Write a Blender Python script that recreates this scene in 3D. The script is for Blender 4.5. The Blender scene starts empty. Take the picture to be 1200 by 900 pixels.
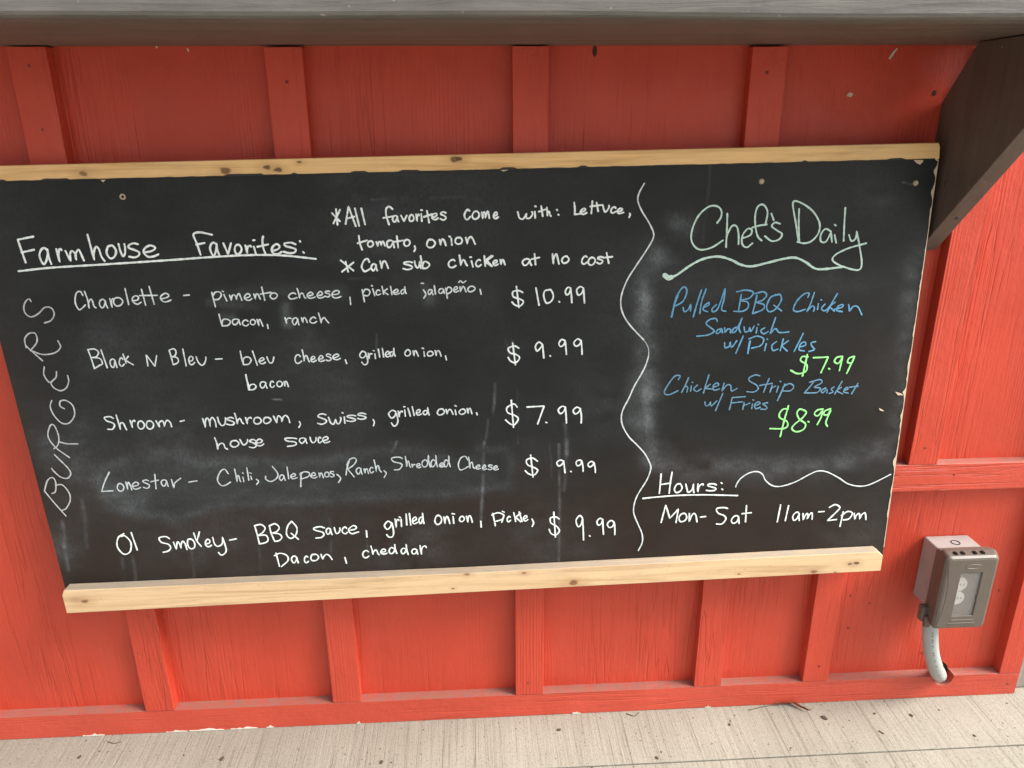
import bpy, bmesh, math, random
import numpy as np
from mathutils import Vector, Matrix
random.seed(7)
rng = np.random.default_rng(7)
S = bpy.context.scene
COL = S.collection

# ------------------------------------------------------------------ camera
F = 879.57                                   # focal length in pixels of a 1200-wide frame
PITCH, YAW, ROLL = .3393, .0529, -.0063
CAM = Vector((-.0385, -1.0356, .961))
fwd = Vector((math.sin(YAW)*math.cos(PITCH), math.cos(YAW)*math.cos(PITCH), -math.sin(PITCH)))
rt0 = Vector((math.cos(YAW), -math.sin(YAW), 0)); up0 = rt0.cross(fwd)
RT = math.cos(ROLL)*rt0 + math.sin(ROLL)*up0
UP = -math.sin(ROLL)*rt0 + math.cos(ROLL)*up0
cd = bpy.data.cameras.new('camera'); cam = bpy.data.objects.new('camera', cd); COL.objects.link(cam)
cd.sensor_width = 36; cd.lens = F/1200*36; cd.clip_start = .02; cd.clip_end = 500
m = Matrix((RT, UP, -fwd)).transposed().to_4x4(); m.translation = CAM
cam.matrix_world = m; S.camera = cam
S.render.resolution_x, S.render.resolution_y = 1024, 768

# ------------------------------------------------------------------ daylight
SUN_EL, SUN_AZ = math.radians(44), math.radians(73)     # azimuth measured from the wall's normal towards +x
W = bpy.data.worlds.new('World'); S.world = W; W.use_nodes = True
nt = W.node_tree; bg = nt.nodes['Background']
sky = nt.nodes.new('ShaderNodeTexSky'); sky.sky_type = 'NISHITA'; sky.sun_disc = False
sky.sun_elevation = SUN_EL; sky.sun_rotation = math.pi - SUN_AZ
sky.dust_density = 4; sky.air_density = 1.0; sky.ozone_density = .6
hs = nt.nodes.new('ShaderNodeHueSaturation'); hs.inputs['Saturation'].default_value = .35
nt.links.new(sky.outputs[0], hs.inputs['Color']); nt.links.new(hs.outputs[0], bg.inputs[0])
bg.inputs[1].default_value = .10
sl = bpy.data.lights.new('sun', 'SUN'); so = bpy.data.objects.new('sun', sl); COL.objects.link(so)
sl.energy = 1.8; sl.angle = math.radians(28); sl.color = (1, .95, .88)
sd = Vector((math.sin(SUN_AZ)*math.cos(SUN_EL), -math.cos(SUN_AZ)*math.cos(SUN_EL), math.sin(SUN_EL)))
so.rotation_euler = sd.to_track_quat('Z', 'Y').to_euler(); so.location = (2, -3, 4)
vs = S.view_settings
vs.view_transform = 'Standard'; vs.look = 'None'; vs.gamma = 1; vs.use_curve_mapping = False
vs.exposure = 1.55

# ------------------------------------------------------------------ helpers
def link(o, parent=None):
    COL.objects.link(o)
    if parent: o.parent = parent
    return o
def mesh_obj(name, bm, mat, parent=None, origin=None, smooth=False):
    """link a bmesh given in world coordinates; vertices become local to the parent (or to origin)"""
    off = Vector(origin) if origin is not None else (parent['_o'] if parent and '_o' in parent else Vector((0, 0, 0)))
    off = Vector(off)
    bmesh.ops.translate(bm, vec=-off, verts=bm.verts)
    me = bpy.data.meshes.new(name); bm.to_mesh(me); bm.free()
    if mat: me.materials.append(mat)
    if smooth:
        for p in me.polygons: p.use_smooth = True
    o = bpy.data.objects.new(name, me)
    link(o, parent)
    if parent is None or origin is not None and parent is None: o.location = off
    return o
def thing(name, label, cat, loc, group=None):
    o = bpy.data.objects.new(name, None); COL.objects.link(o)
    o.location = loc; o.empty_display_size = .05
    o['label'] = label; o['category'] = cat; o['_o'] = list(loc)
    if group: o['group'] = group
    return o
def sub(o, parent_thing):                     # let sub-parts use the same local frame
    o['_o'] = list(parent_thing['_o']); return o
def tag(o, label, cat, group=None):
    o['label'] = label; o['category'] = cat
    if group: o['group'] = group
    return o
def box(bm, x0, x1, y0, y1, z0, z1, bev=0, seg=2):
    r = bmesh.ops.create_cube(bm, size=1)
    vsn = r['verts']
    for v in vsn:
        v.co = Vector(((x0+x1)/2+v.co.x*(x1-x0), (y0+y1)/2+v.co.y*(y1-y0), (z0+z1)/2+v.co.z*(z1-z0)))
    if bev:
        ed = list({e for v in vsn for e in v.link_edges})
        bmesh.ops.bevel(bm, geom=ed, offset=bev, segments=seg, affect='EDGES', profile=.5)
    return bm
def prism(bm, pts, d, bev=0):
    """closed polygon pts (3-D, planar) extruded by vector d"""
    vb = [bm.verts.new(p) for p in pts]; f = bm.faces.new(vb)
    r = bmesh.ops.extrude_face_region(bm, geom=[f])
    nv = [g for g in r['geom'] if isinstance(g, bmesh.types.BMVert)]
    bmesh.ops.translate(bm, vec=Vector(d), verts=nv)
    bmesh.ops.recalc_face_normals(bm, faces=bm.faces)
    if bev:
        bmesh.ops.bevel(bm, geom=list(bm.edges), offset=bev, segments=2, affect='EDGES', profile=.5)
    return bm
def tube(bm, pts, r, n=20, caps=True):
    pts = [Vector(p) for p in pts]; prev = None; rings = []
    for i, p in enumerate(pts):
        t = (pts[min(i+1, len(pts)-1)]-pts[max(i-1, 0)]).normalized()
        a = (prev - t*prev.dot(t)).normalized() if prev else t.orthogonal().normalized()
        prev = a; b = t.cross(a)
        rr = r[i] if isinstance(r, (list, tuple)) else r
        rings.append([bm.verts.new(p+rr*(math.cos(2*math.pi*k/n)*a+math.sin(2*math.pi*k/n)*b)) for k in range(n)])
    for A, B in zip(rings, rings[1:]):
        for k in range(n): bm.faces.new((A[k], A[(k+1) % n], B[(k+1) % n], B[k]))
    if caps:
        bm.faces.new(rings[0][::-1]); bm.faces.new(rings[-1])
    return bm
def spline(P, step):
    """Catmull-Rom through 2-D/3-D points; a doubled point is a corner"""
    P = [np.array(p, float) for p in P]; out = []
    runs = [[P[0]]]
    for p in P[1:]:
        if np.allclose(p, runs[-1][-1]): runs.append([p])
        else: runs[-1].append(p)
    for run in runs:
        if len(run) == 1: continue
        Q = [2*run[0]-run[1]]+run+[2*run[-1]-run[-2]]
        for i in range(1, len(Q)-2):
            n = max(2, int(np.linalg.norm(Q[i+1]-Q[i])/step))
            for k in range(n):
                t = k/n; a, b, c, d = Q[i-1:i+3]
                out.append(.5*(2*b+(c-a)*t+(2*a-5*b+4*c-d)*t*t+(3*b-a-3*c+d)*t**3))
        out.append(run[-1])
    res = [out[0]]
    for p in out[1:]:
        if np.linalg.norm(p-res[-1]) > 1e-6: res.append(p)
    return res

# pixel of the survey photograph -> point on a plane of the place
def ray(px, py):
    px, py = float(px), float(py)
    return fwd + ((px-600)/F)*RT - ((py-450)/F)*UP
def on_plane(px, py, p0, n):
    d = ray(px, py); return CAM + d*((Vector(p0)-CAM).dot(n)/d.dot(n))

# ------------------------------------------------------------------ materials
class Mat:
    def __init__(s, name, rough=.5, spec=.5):
        s.m = bpy.data.materials.new(name); s.m.use_nodes = True
        s.t = s.m.node_tree; s.p = s.t.nodes['Principled BSDF']
        s.p.inputs['Roughness'].default_value = rough
        s.p.inputs['Specular IOR Level'].default_value = spec
        s.tc = s.t.nodes.new('ShaderNodeTexCoord')
    def n(s, typ, **kw):
        x = s.t.nodes.new(typ)
        for k, v in kw.items(): setattr(x, k, v)
        return x
    def l(s, a, b): s.t.links.new(a, b)
    def coord(s, scale=(1, 1, 1), kind='Object', loc=(0, 0, 0)):
        mp = s.n('ShaderNodeMapping'); mp.inputs['Scale'].default_value = scale; mp.inputs['Location'].default_value = loc
        s.l(s.tc.outputs[kind], mp.inputs[0]); return mp.outputs[0]
    def noise(s, scale, coord, detail=4, rough=.55, dist=0):
        x = s.n('ShaderNodeTexNoise'); x.inputs['Scale'].default_value = scale; x.inputs['Detail'].default_value = detail
        x.inputs['Roughness'].default_value = rough; x.inputs['Distortion'].default_value = dist
        s.l(coord, x.inputs['Vector']); return x.outputs[0]
    def ramp(s, fac, stops):
        x = s.n('ShaderNodeValToRGB'); e = x.color_ramp.elements
        while len(e) < len(stops): e.new(.5)
        for q, (p, c) in zip(e, stops):
            q.position = p; q.color = (c, c, c, 1) if not isinstance(c, (tuple, list)) else (*c, 1)
        s.l(fac, x.inputs[0]); return x.outputs[0]
    def mix(s, fac, a, b, mode='MIX'):
        x = s.n('ShaderNodeMix', data_type='RGBA', blend_type=mode)
        for i, v in ((0, fac), (6, a), (7, b)):
            if isinstance(v, (int, float)): x.inputs[i].default_value = v if i == 0 else (v, v, v, 1)
            elif isinstance(v, (tuple, list)): x.inputs[i].default_value = (*v, 1)
            else: s.l(v, x.inputs[i])
        return x.outputs[2]
    def math(s, op, a, b=None, clamp=False):
        x = s.n('ShaderNodeMath', operation=op, use_clamp=clamp)
        for i, v in enumerate((a, b)):
            if v is None: continue
            if isinstance(v, (int, float)): x.inputs[i].default_value = v
            else: s.l(v, x.inputs[i])
        return x.outputs[0]
    def base(s, c):
        if isinstance(c, (tuple, list)): s.p.inputs['Base Color'].default_value = (*c, 1)
        else: s.l(c, s.p.inputs['Base Color'])
    def rough(s, r): s.l(r, s.p.inputs['Roughness'])
    def bump(s, h, strength=.5, dist=.001):
        x = s.n('ShaderNodeBump'); x.inputs['Strength'].default_value = strength; x.inputs['Distance'].default_value = dist
        s.l(h, x.inputs['Height']); s.l(x.outputs[0], s.p.inputs['Normal'])
    def spot(s, coord, p, r, edge=.35):
        """1 inside an irregular spot of radius r round p (object coordinates)"""
        x = s.n('ShaderNodeVectorMath', operation='DISTANCE'); s.l(coord, x.inputs[0]); x.inputs[1].default_value = p
        return s.ramp(s.math('DIVIDE', x.outputs['Value'], r*1.5), [(.66-edge, 1), (.66+edge*.6, 0)])
    def facing_up(s):
        g = s.n('ShaderNodeNewGeometry'); x = s.n('ShaderNodeSeparateXYZ'); s.l(g.outputs['Normal'], x.inputs[0])
        return s.ramp(x.outputs['Z'], [(.55, 0), (.85, 1)])

def red_paint(name, vertical=True, base=(.53, .058, .029), grain=1., chips=True):
    M = Mat(name, .42, .4)
    sc = (1, 1, .045) if vertical else (.045, 1, 1)
    c = M.coord(sc); o = M.coord()
    area = M.ramp(M.noise(5, M.coord((1, 1, .25) if vertical else (.25, 1, 1)), 2), [(.38, 0), (.56, 1)])
    g1 = M.noise(120, c, 3, .6, .6); g2 = M.noise(330, c, 2)
    groove = M.ramp(g1, [(.28, 0), (.42, .8), (.6, 1)])
    crack = M.ramp(M.noise(62, c, 1, .4, .8), [(.485, 1), (.5, 0), (.515, 1)])
    crackm = M.mix(M.ramp(M.noise(3.2, M.coord((1.6, 1, .5)), 2), [(.52, 0), (.6, 1)]), 1., crack)
    h = M.mix(area, M.math('MULTIPLY', g2, .25), M.math('ADD', M.math('MULTIPLY', groove, .8), M.math('MULTIPLY', g2, .25)))
    h = M.math('MULTIPLY', h, M.math('ADD', M.math('MULTIPLY', crackm, .7), .3))
    h = M.math('ADD', h, M.math('MULTIPLY', M.noise(90, o, 4, .7), .55))
    h = M.math('ADD', h, M.math('MULTIPLY', M.noise(14, o, 3), 1.0))
    wv = M.n('ShaderNodeTexWave', wave_type='BANDS', bands_direction='X' if vertical else 'Z')
    wv.inputs['Scale'].default_value = 58; wv.inputs['Distortion'].default_value = 13; wv.inputs['Detail'].default_value = 3
    wv.inputs['Detail Scale'].default_value = .35; wv.inputs['Detail Roughness'].default_value = .6
    M.l(M.coord((1, 1, .07) if vertical else (.07, 1, 1)), wv.inputs['Vector'])
    band = M.ramp(M.noise(7, M.coord((1.3, 1, .12) if vertical else (.12, 1, 1.3), loc=(6, 3, 1)), 3), [(.52, 0), (.7, 1)])
    band = M.math('MULTIPLY', band, M.ramp(M.noise(38, M.coord((1, 1, .1) if vertical else (.1, 1, 1)), 3), [(.35, .1), (.65, 1)]))
    h = M.math('ADD', h, M.math('MULTIPLY', M.math('MULTIPLY', wv.outputs['Fac'], band), .5 if vertical else .16))
    M.bump(h, .62*grain, .0022)
    v = M.ramp(M.noise(6, o, 5, .6), [(.25, .86), (.75, 1.1)])
    col = M.mix(1, base, v, 'MULTIPLY')
    col = M.mix(M.math('MULTIPLY', M.math('SUBTRACT', 1., groove), M.math('MULTIPLY', area, .13)), col, tuple(x*.45 for x in base))
    col = M.mix(M.math('MULTIPLY', M.math('SUBTRACT', 1., crackm), .16), col, tuple(x*.4 for x in base))
    # chalky, sun-bleached film in soft patches
    film = M.ramp(M.noise(9, M.coord((1, 1, .35) if vertical else (.35, 1, 1), loc=(3, 1, 2)), 5, .65), [(.5, 0), (.85, .10)])
    col = M.mix(film, col, (.62, .20, .15))
    dust = M.math('MULTIPLY', M.facing_up(), M.ramp(M.noise(70, o, 4, .7), [(.3, .35), (.75, .95)]))
    col = M.mix(dust, col, (.25, .165, .135))
    if chips:
        fl = M.ramp(M.noise(210, M.coord(loc=(5, 2, 9)), 1, .3), [(.85, 0), (.865, 1)])
        col = M.mix(M.math('MULTIPLY', fl, .8), col, (.72, .60, .52))
        dk = M.ramp(M.noise(150, M.coord(loc=(1, 7, 3)), 1, .3), [(.86, 0), (.88, 1)])
        col = M.mix(M.math('MULTIPLY', dk, .7), col, (.10, .02, .015))
    M.base(col)
    M.rough(M.ramp(M.noise(25, o, 4), [(.3, .34), (.75, .56)]))
    return M
panel_M = red_paint('red_siding_paint', True)
batten_M = red_paint('red_batten_paint', True, (.53, .058, .029), 1.)
rail_M = red_paint('red_rail_paint', False, (.52, .068, .038), 1.1)

def pine(name, knots=(), dusty=False, base=((.66, .44, .22), (.52, .30, .13))):
    M = Mat(name, .55, .3); o = M.coord()
    c = M.coord((.05, 1, 1))
    g = M.noise(55, c, 3, .6, 1.6)
    col = M.mix(M.ramp(g, [(.32, 0), (.5, .8), (.66, 1)]), tuple(x*.8 for x in base[1]), base[0])
    col = M.mix(M.ramp(M.noise(260, c, 2), [(.5, 0), (.8, .35)]), col, tuple(x*.7 for x in base[1]))
    col = M.mix(M.ramp(M.noise(5, o, 4), [(.35, 0), (.8, .3)]), col, (.72, .55, .34))
    for p, r, cc in knots:
        sq = M.coord((.55, 1, 1), loc=(0, 0, 0))
        w = M.n('ShaderNodeVectorMath', operation='ADD')
        nz = M.n('ShaderNodeTexNoise'); nz.inputs['Scale'].default_value = 160
        M.l(sq, nz.inputs['Vector'])
        sub_ = M.n('ShaderNodeVectorMath', operation='SCALE'); sub_.inputs['Scale'].default_value = r*.9
        M.l(nz.outputs['Color'], sub_.inputs[0]); M.l(sq, w.inputs[0]); M.l(sub_.outputs[0], w.inputs[1])
        q = (p[0]*.55+r*.45, p[1]+r*.45, p[2]+r*.45)
        col = M.mix(M.math('MULTIPLY', M.spot(w.outputs[0], q, r*1.9, .5), .35), col, (.38, .19, .075))
        col = M.mix(M.math('MULTIPLY', M.spot(w.outputs[0], q, r*.72, .2), .9), col, cc)
    grime = M.ramp(M.noise(40, M.coord((.3, 1, 1)), 5, .7), [(.5, 0), (.8, .35)])
    col = M.mix(grime, col, (.30, .22, .15))
    if dusty:
        d = M.math('MULTIPLY', M.facing_up(), M.ramp(M.noise(60, M.coord((.3, 1, 1)), 5, .7), [(.3, .45), (.7, .95)]))
        col = M.mix(d, col, (.34, .30, .25))
        fl = M.ramp(M.noise(420, M.coord((.35, 1, 1)), 2), [(.70, 0), (.76, .7)])
        col = M.mix(fl, col, (.17, .12, .08))
    M.base(col); M.bump(M.math('ADD', g, M.math('MULTIPLY', M.noise(300, c, 3), .6)), .35, .0006)
    return M.m

def brown_paint(name, base, axis=0, gl=.45, streak=.5, scale=75):
    M = Mat(name, gl, .45); s = [1, 1, 1]; s[axis] = .05
    c = M.coord(tuple(s)); o = M.coord()
    g = M.noise(scale, c, 6, .75, .8)
    col = M.mix(M.ramp(g, [(.3, 0), (.7, 1)]), tuple(x*(1-streak*.5) for x in base), tuple(x*(1+streak*.45) for x in base))
    col = M.mix(M.ramp(M.noise(12, o, 5, .65), [(.45, 0), (.85, .35)]), col, tuple(x*1.5+.02 for x in base))
    fl = M.ramp(M.noise(160, M.coord(loc=(2, 2, 2)), 1, .3), [(.78, 0), (.80, .7)])
    col = M.mix(fl, col, (.35, .30, .26))
    M.base(col); M.bump(M.math('ADD', g, M.math('MULTIPLY', M.noise(110, o, 4), .3)), .5, .0014)
    M.rough(M.ramp(M.noise(30, c, 3), [(.3, gl-.08), (.75, gl+.16)]))
    return M.m
ledge_m = brown_paint('dark_brown_paint', (.125, .098, .078), 0, .5)
fascia_m = brown_paint('weathered_grey_brown_paint', (.125, .118, .105), 0, .5, .8, 130)
bracket_m = brown_paint('bracket_brown_paint', (.108, .076, .059), 2, .5)
greypost_m = brown_paint('weathered_grey_wood', (.27, .25, .22), 2, .7)

def concrete():
    M = Mat('broom_finished_concrete', .85, .25); o = M.coord()
    br = M.noise(150, M.coord((1, .02, 1)), 5, .75, .3); br2 = M.noise(420, M.coord((1, .03, 1)), 3, .6)
    lines = M.ramp(br, [(.30, 0), (.44, .75), (.62, 1)])
    col = M.mix(M.ramp(M.noise(4, o, 6, .62), [(.3, 0), (.72, 1)]), (.29, .275, .228), (.375, .36, .30))
    col = M.mix(M.ramp(M.noise(420, o, 3, .7), [(.45, 0), (.8, .4)]), col, (.26, .23, .19))
    col = M.mix(M.math('MULTIPLY', M.math('SUBTRACT', 1., lines), .7), col, (.17, .145, .11))
    col = M.mix(M.ramp(M.noise(2.1, M.coord((1, 1.6, 1), loc=(4, 0, 0)), 3), [(.54, 0), (.72, .3)]), col, (.46, .34, .26))
    sp = M.ramp(M.noise(520, M.coord((1, .4, 1), loc=(1, 2, 0)), 3, .7), [(.52, 0), (.68, 1)])
    col = M.mix(M.math('MULTIPLY', sp, .6), col, (.14, .118, .09))
    pits = M.ramp(M.noise(140, M.coord(loc=(3, 3, 0)), 2, .4), [(.70, 0), (.735, 1)])
    col = M.mix(M.math('MULTIPLY', pits, .75), col, (.15, .115, .085))
    M.base(col)
    h = M.math('ADD', M.math('MULTIPLY', lines, .8), M.math('MULTIPLY', br2, .5))
    h = M.math('SUBTRACT', M.math('ADD', h, M.math('MULTIPLY', M.noise(500, o, 3), .5)), pits)
    M.bump(h, .55, .0018)
    return M.m
concrete_m = concrete()
def plain(name, c, rough=.5, spec=.4, bump=.15, sc=250, var=.12):
    M = Mat(name, rough, spec); o = M.coord()
    M.base(M.mix(1, c, M.ramp(M.noise(sc*.1, o, 5, .65), [(.25, 1-var), (.75, 1+var)]), 'MULTIPLY'))
    M.bump(M.noise(sc, o, 3, .6), bump, .0008); return M.m
asphalt_m = plain('asphalt', (.06, .058, .055), .9, .2, .5, 120)

# ------------------------------------------------------------------ the ground
bm = bmesh.new(); r = 150
for q in ((-r, -r), (r, -r), (r, r), (-r, r)): bm.verts.new((*q, -.13))
bm.faces.new(bm.verts); o = mesh_obj('ground', bm, asphalt_m); o['kind'] = 'structure'
JY = -.1295
bm = bmesh.new()
box(bm, -6, 6, JY+.0011, 3.2, -.14, 0, .0007, 1)
box(bm, -6, 6, -9, JY-.0011, -.14, -.0006, .0007, 1)  # runs on unseen towards the front to bounce more light onto the wall
box(bm, -5.99, 5.99, JY-.01, JY+.01, -.13, -.004)
o = mesh_obj('sidewalk', bm, concrete_m); o['kind'] = 'structure'

# ------------------------------------------------------------------ the red wall
T = .0187; X0 = -.5913; SP = .3048; BW = .0462
ZB = .0453; ZR0, ZR1 = .4068, .4528; HX = .512; SL, SR = .8617, .8988; ZL = 1.0484
XL = -2.35
wall = thing('red_wall', 'red painted board and batten wall of a food stand, behind the chalkboard', 'wall', (0, 0, 0))
bm = bmesh.new(); box(bm, XL, SR-.002, 0, .03, .003, ZL+.16)
# the panel is left uncut where the conduit goes in
mesh_obj('wall_panel', bm, panel_M.m, wall)
bm = bmesh.new(); box(bm, SR-.032, SR-.003, .031, 2.6, .003, ZL+.16)
mesh_obj('side_panel', bm, panel_M.m, wall)
def wobble(bm, ax, amp):
    for v in bm.verts: v.co[ax] += random.uniform(-amp, amp)
def batten(x, w, z0, z1):
    bm = bmesh.new(); box(bm, x, x+w, -T+random.uniform(-.0006, .0006), .001, z0, z1, .0006, 1)
    return mesh_obj('batten', bm, batten_M.m, wall)
for k in range(-5, 5):
    gap = random.uniform(.0015, .0035)
    if k < 4: batten(X0+SP*k, BW, ZB+.0004, ZL-gap)
    else: batten(X0+SP*k, .030 if False else BW, ZR1+.0004, ZL-gap)
batten(HX, BW-.002, ZB+.0004, ZR0-.0004)
batten(SL, SR-SL, ZB+.0004, ZL-.002)
# rail above the lower right panel
bm = bmesh.new(); box(bm, HX, SL-.0006, -T-.0004, .001, ZR0, ZR1, .0014, 2)
mesh_obj('rail', bm, rail_M.m, wall)
# base rail with the notch for the conduit
NX, NZ, NR = .7625, .0475, .0185
pts = [(XL, .001), (SR, .001), (SR, ZB), (NX+NR+.004, ZB)]
for k in range(0, 13):
    a = math.radians(8 - 196*k/12); pts.append((NX+NR*math.cos(a), NZ-.004+NR*math.sin(a)))
pts += [(NX-NR-.003, ZB), (XL, ZB)]
bm = bmesh.new(); prism(bm, [(x, .001, z) for x, z in pts], (0, -T-.001, 0))
mesh_obj('base_rail', bm, rail_M.m, wall)
dark_m = plain('painted_dark', (.012, .010, .009), .9, .1)
bm = bmesh.new(); bmesh.ops.create_circle(bm, cap_ends=True, radius=NR-.001, segments=28,
    matrix=Matrix.Translation((NX, -.0012, NZ-.004)) @ Matrix.Rotation(math.pi/2, 4, 'X'))
mesh_obj('conduit_hole_shade', bm, dark_m, wall)  # flat disc on the uncut panel, the hole's shade put into its colour
# nail heads and dents, pale splinters, white flakes of old paint along the foot
nail_m = plain('painted_nail_head', (.20, .03, .022), .5)
def disc_on(px, py, y, r, h, mat, name, parent, n=14, ry=1.):
    c = on_plane(px, py, (0, y, 0), Vector((0, -1, 0)))
    bm = bmesh.new()
    bmesh.ops.create_cone(bm, cap_ends=True, segments=n, radius1=r, radius2=r*.8, depth=h,
        matrix=Matrix.Translation(c+Vector((0, -h/2, 0))) @ Matrix.Scale(ry, 4, (0, 0, 1)) @ Matrix.Rotation(math.pi/2, 4, 'X'))
    return mesh_obj(name, bm, mat, parent)
for px, py, y in ((34, 77, -T), (50, 152, -T), (336, 96, -T), (899, 85, -T), (1116, 289, -.0003), (1019, 707, -T), (997, 698, -.0003),
                  (994, 736, -.0003), (1081, 765, -.0003), (960, 781, -T), (619, 800, -T), (1118, 556, -T), (1084, 525, -T), (1181, 801, -T), (1171, 692, -.0003)):
    disc_on(px, py, y, .0021, .0007, nail_m, 'nail_head', wall)
knot_m = plain('dark_knot', (.05, .014, .011), .6)
disc_on(697, 60, -.0003, .0030, .0006, knot_m, 'knot', wall, 9, 2.3)
disc_on(1095, 109, -.0003, .0028, .0006, knot_m, 'knot', wall, 10, 1.3)
flake_m = plain('bare_wood_flake', (.62, .48, .38), .8)
def flake(pts, y, name, parent, mat, th=.0006):
    w = [on_plane(px, py, (0, y, 0), Vector((0, -1, 0))) for px, py in pts]
    bm = bmesh.new(); prism(bm, w, (0, -th, 0)); return mesh_obj(name, bm, mat, parent)
for pts in (((182, 51), (184, 50), (185, 56), (183, 57)), ((219, 56), (221, 57), (222, 61), (220, 60)),
            ((1041, 68), (1046, 61), (1051, 56), (1052, 57), (1047, 64), (1043, 70)), ((992, 111), (996, 108), (1000, 110), (997, 114), (993, 113))):
    flake(pts, -.0003, 'splinter', wall, flake_m)
white_m = plain('old_white_paint', (.74, .68, .58), .7)
for x0, x1 in ((-.70, -.665), (-.565, -.53), (-.527, -.47), (-.46, -.415), (-.40, -.388), (.115, .13), (.345, .355), (-.25, -.244)):
    bm = bmesh.new(); n = 9; top = []
    for k in range(n+1):
        x = x0+(x1-x0)*k/n; top.append((x, -T-.0004, .0015+random.uniform(.0003, .0052)*math.sin(math.pi*min(max(k/n, .12), .88))))
    prism(bm, [(x1, -T-.0004, .0012), (x0, -T-.0004, .0012)]+top, (0, -.0006, 0))
    mesh_obj('paint_chip', bm, white_m, wall)

# ------------------------------------------------------------------ the ledge and its bracket
OV = .2735
ledge = thing('counter_ledge', 'brown painted serving ledge with a weathered grey front edge above the chalkboard', 'ledge', (0, 0, ZL))
def long_board(x0, x1, prof, n, amp):
    """profile (y,z) extruded along x with a little waviness"""
    bm = bmesh.new(); rings = []
    for i in range(n+1):
        x = x0+(x1-x0)*i/n; dy = amp*math.sin(3.1*x+.7)+amp*.6*math.sin(9.7*x); dz = amp*math.sin(4.3*x+2)+amp*.5*math.sin(13*x+1)
        rings.append([bm.verts.new((x, y+dy, z+dz)) for y, z in prof])
    k = len(prof)
    for A, B in zip(rings, rings[1:]):
        for j in range(k): bm.faces.new((A[j], A[(j+1) % k], B[(j+1) % k], B[j]))
    bm.faces.new(rings[0][::-1]); bm.faces.new(rings[-1])
    bmesh.ops.recalc_face_normals(bm, faces=bm.faces); return bm
LX1 = .634
bm = bmesh.new(); box(bm, XL, LX1, -OV+.032, -.0005, ZL, ZL+.038, .002)
mesh_obj('ledge_board', bm, ledge_m, ledge)
y0, y1 = -OV-.006, -OV+.0315
prof = [(y0+.005, ZL-.0005), (y1, ZL-.0005), (y1, ZL+.088), (y0+.004, ZL+.088), (y0, ZL+.084), (y0, ZL+.0045), (y0+.0016, ZL+.0012)]
fb = long_board(XL, LX1, prof, 160, .0011)
fo = mesh_obj('front_board', fb, fascia_m, ledge)
fo.data.materials.append(ledge_m)

BX0, BX1 = .592, .6175
br = thing('bracket', 'dark brown angled wooden bracket holding up the right end of the ledge', 'bracket', (BX0, 0, .785))
reach = .252
def bpt(x): return [(x, -.0006, .783), (x, -.006, .783), (x, -reach, ZL-.0145), (x, -reach, ZL-.001), (x, -.056, ZL-.001), (x, -.0006, .978)]
bm = bmesh.new(); prism(bm, bpt(BX0), (BX1-BX0, 0, 0), .0012)
mesh_obj('brace', bm, bracket_m, br)
hole_m = plain('screw_head', (.05, .035, .03), .5, .5)
def on_hyp(s, u):                            # a screw on the sloping face
    y = -.006+(-reach+.006)*s; z = .783+(ZL-.0145-.783)*s
    return Vector((BX0+u*(BX1-BX0), y, z))
for s, u in ((.20, .6), (.72, .55)):
    c = on_hyp(s, u); n = Vector((0, -(ZL-.0145-.783), -(reach-.006))).normalized()
    bm = bmesh.new(); bmesh.ops.create_cone(bm, cap_ends=True, segments=14, radius1=.0032, radius2=.0024, depth=.0012,
        matrix=Matrix.Translation(c+n*.0006) @ n.to_track_quat('Z', 'Y').to_matrix().to_4x4())
    mesh_obj('screw', bm, hole_m, br)
c = Vector((BX0, -.012, .877))
bm = bmesh.new(); bmesh.ops.create_cone(bm, cap_ends=True, segments=12, radius1=.0028, radius2=.002, depth=.001,
    matrix=Matrix.Translation(c+Vector((-.0005, -.03, .0))) @ Matrix.Rotation(-math.pi/2, 4, 'Y'))
mesh_obj('screw', bm, hole_m, br)

# grey post beyond the corner
bm = bmesh.new(); box(bm, SR+.006, SR+.10, -.006, .09, .0005, 2.3, .003)
tag(mesh_obj('corner_post', bm, greypost_m, None, (SR+.05, .04, .0005)), 'weathered grey wooden post beside the right corner of the red wall', 'post')

# ------------------------------------------------------------------ the chalkboard
YB0, YB1, ZB0, ZB1 = -.0459, -.0342, .306, .889
bn = Vector((0, -(ZB1-ZB0), (YB1-YB0))).normalized()         # board normal, towards the viewer
BP0 = Vector((0, YB0, ZB0))
def bpx(px, py, off=0.): return on_plane(px, py, BP0+bn*off, bn)
TL, TR, BR, BL = (-49, 214.3), (1099.5, 186.5), (1035.5, 642), (76, 688)
board = thing('chalkboard', 'wide black chalkboard menu with handwritten burgers, daily specials and hours', 'chalkboard', (-.03, YB0, ZB0))
wTL, wTR, wBR, wBL = [bpx(*q) for q in (TL, TR, BR, BL)]
def proj(P):
    v = P-np.array(CAM); d = v @ np.array(fwd); return 600+F*(v @ np.array(RT))/d, 450-F*(v @ np.array(UP))/d
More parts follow.
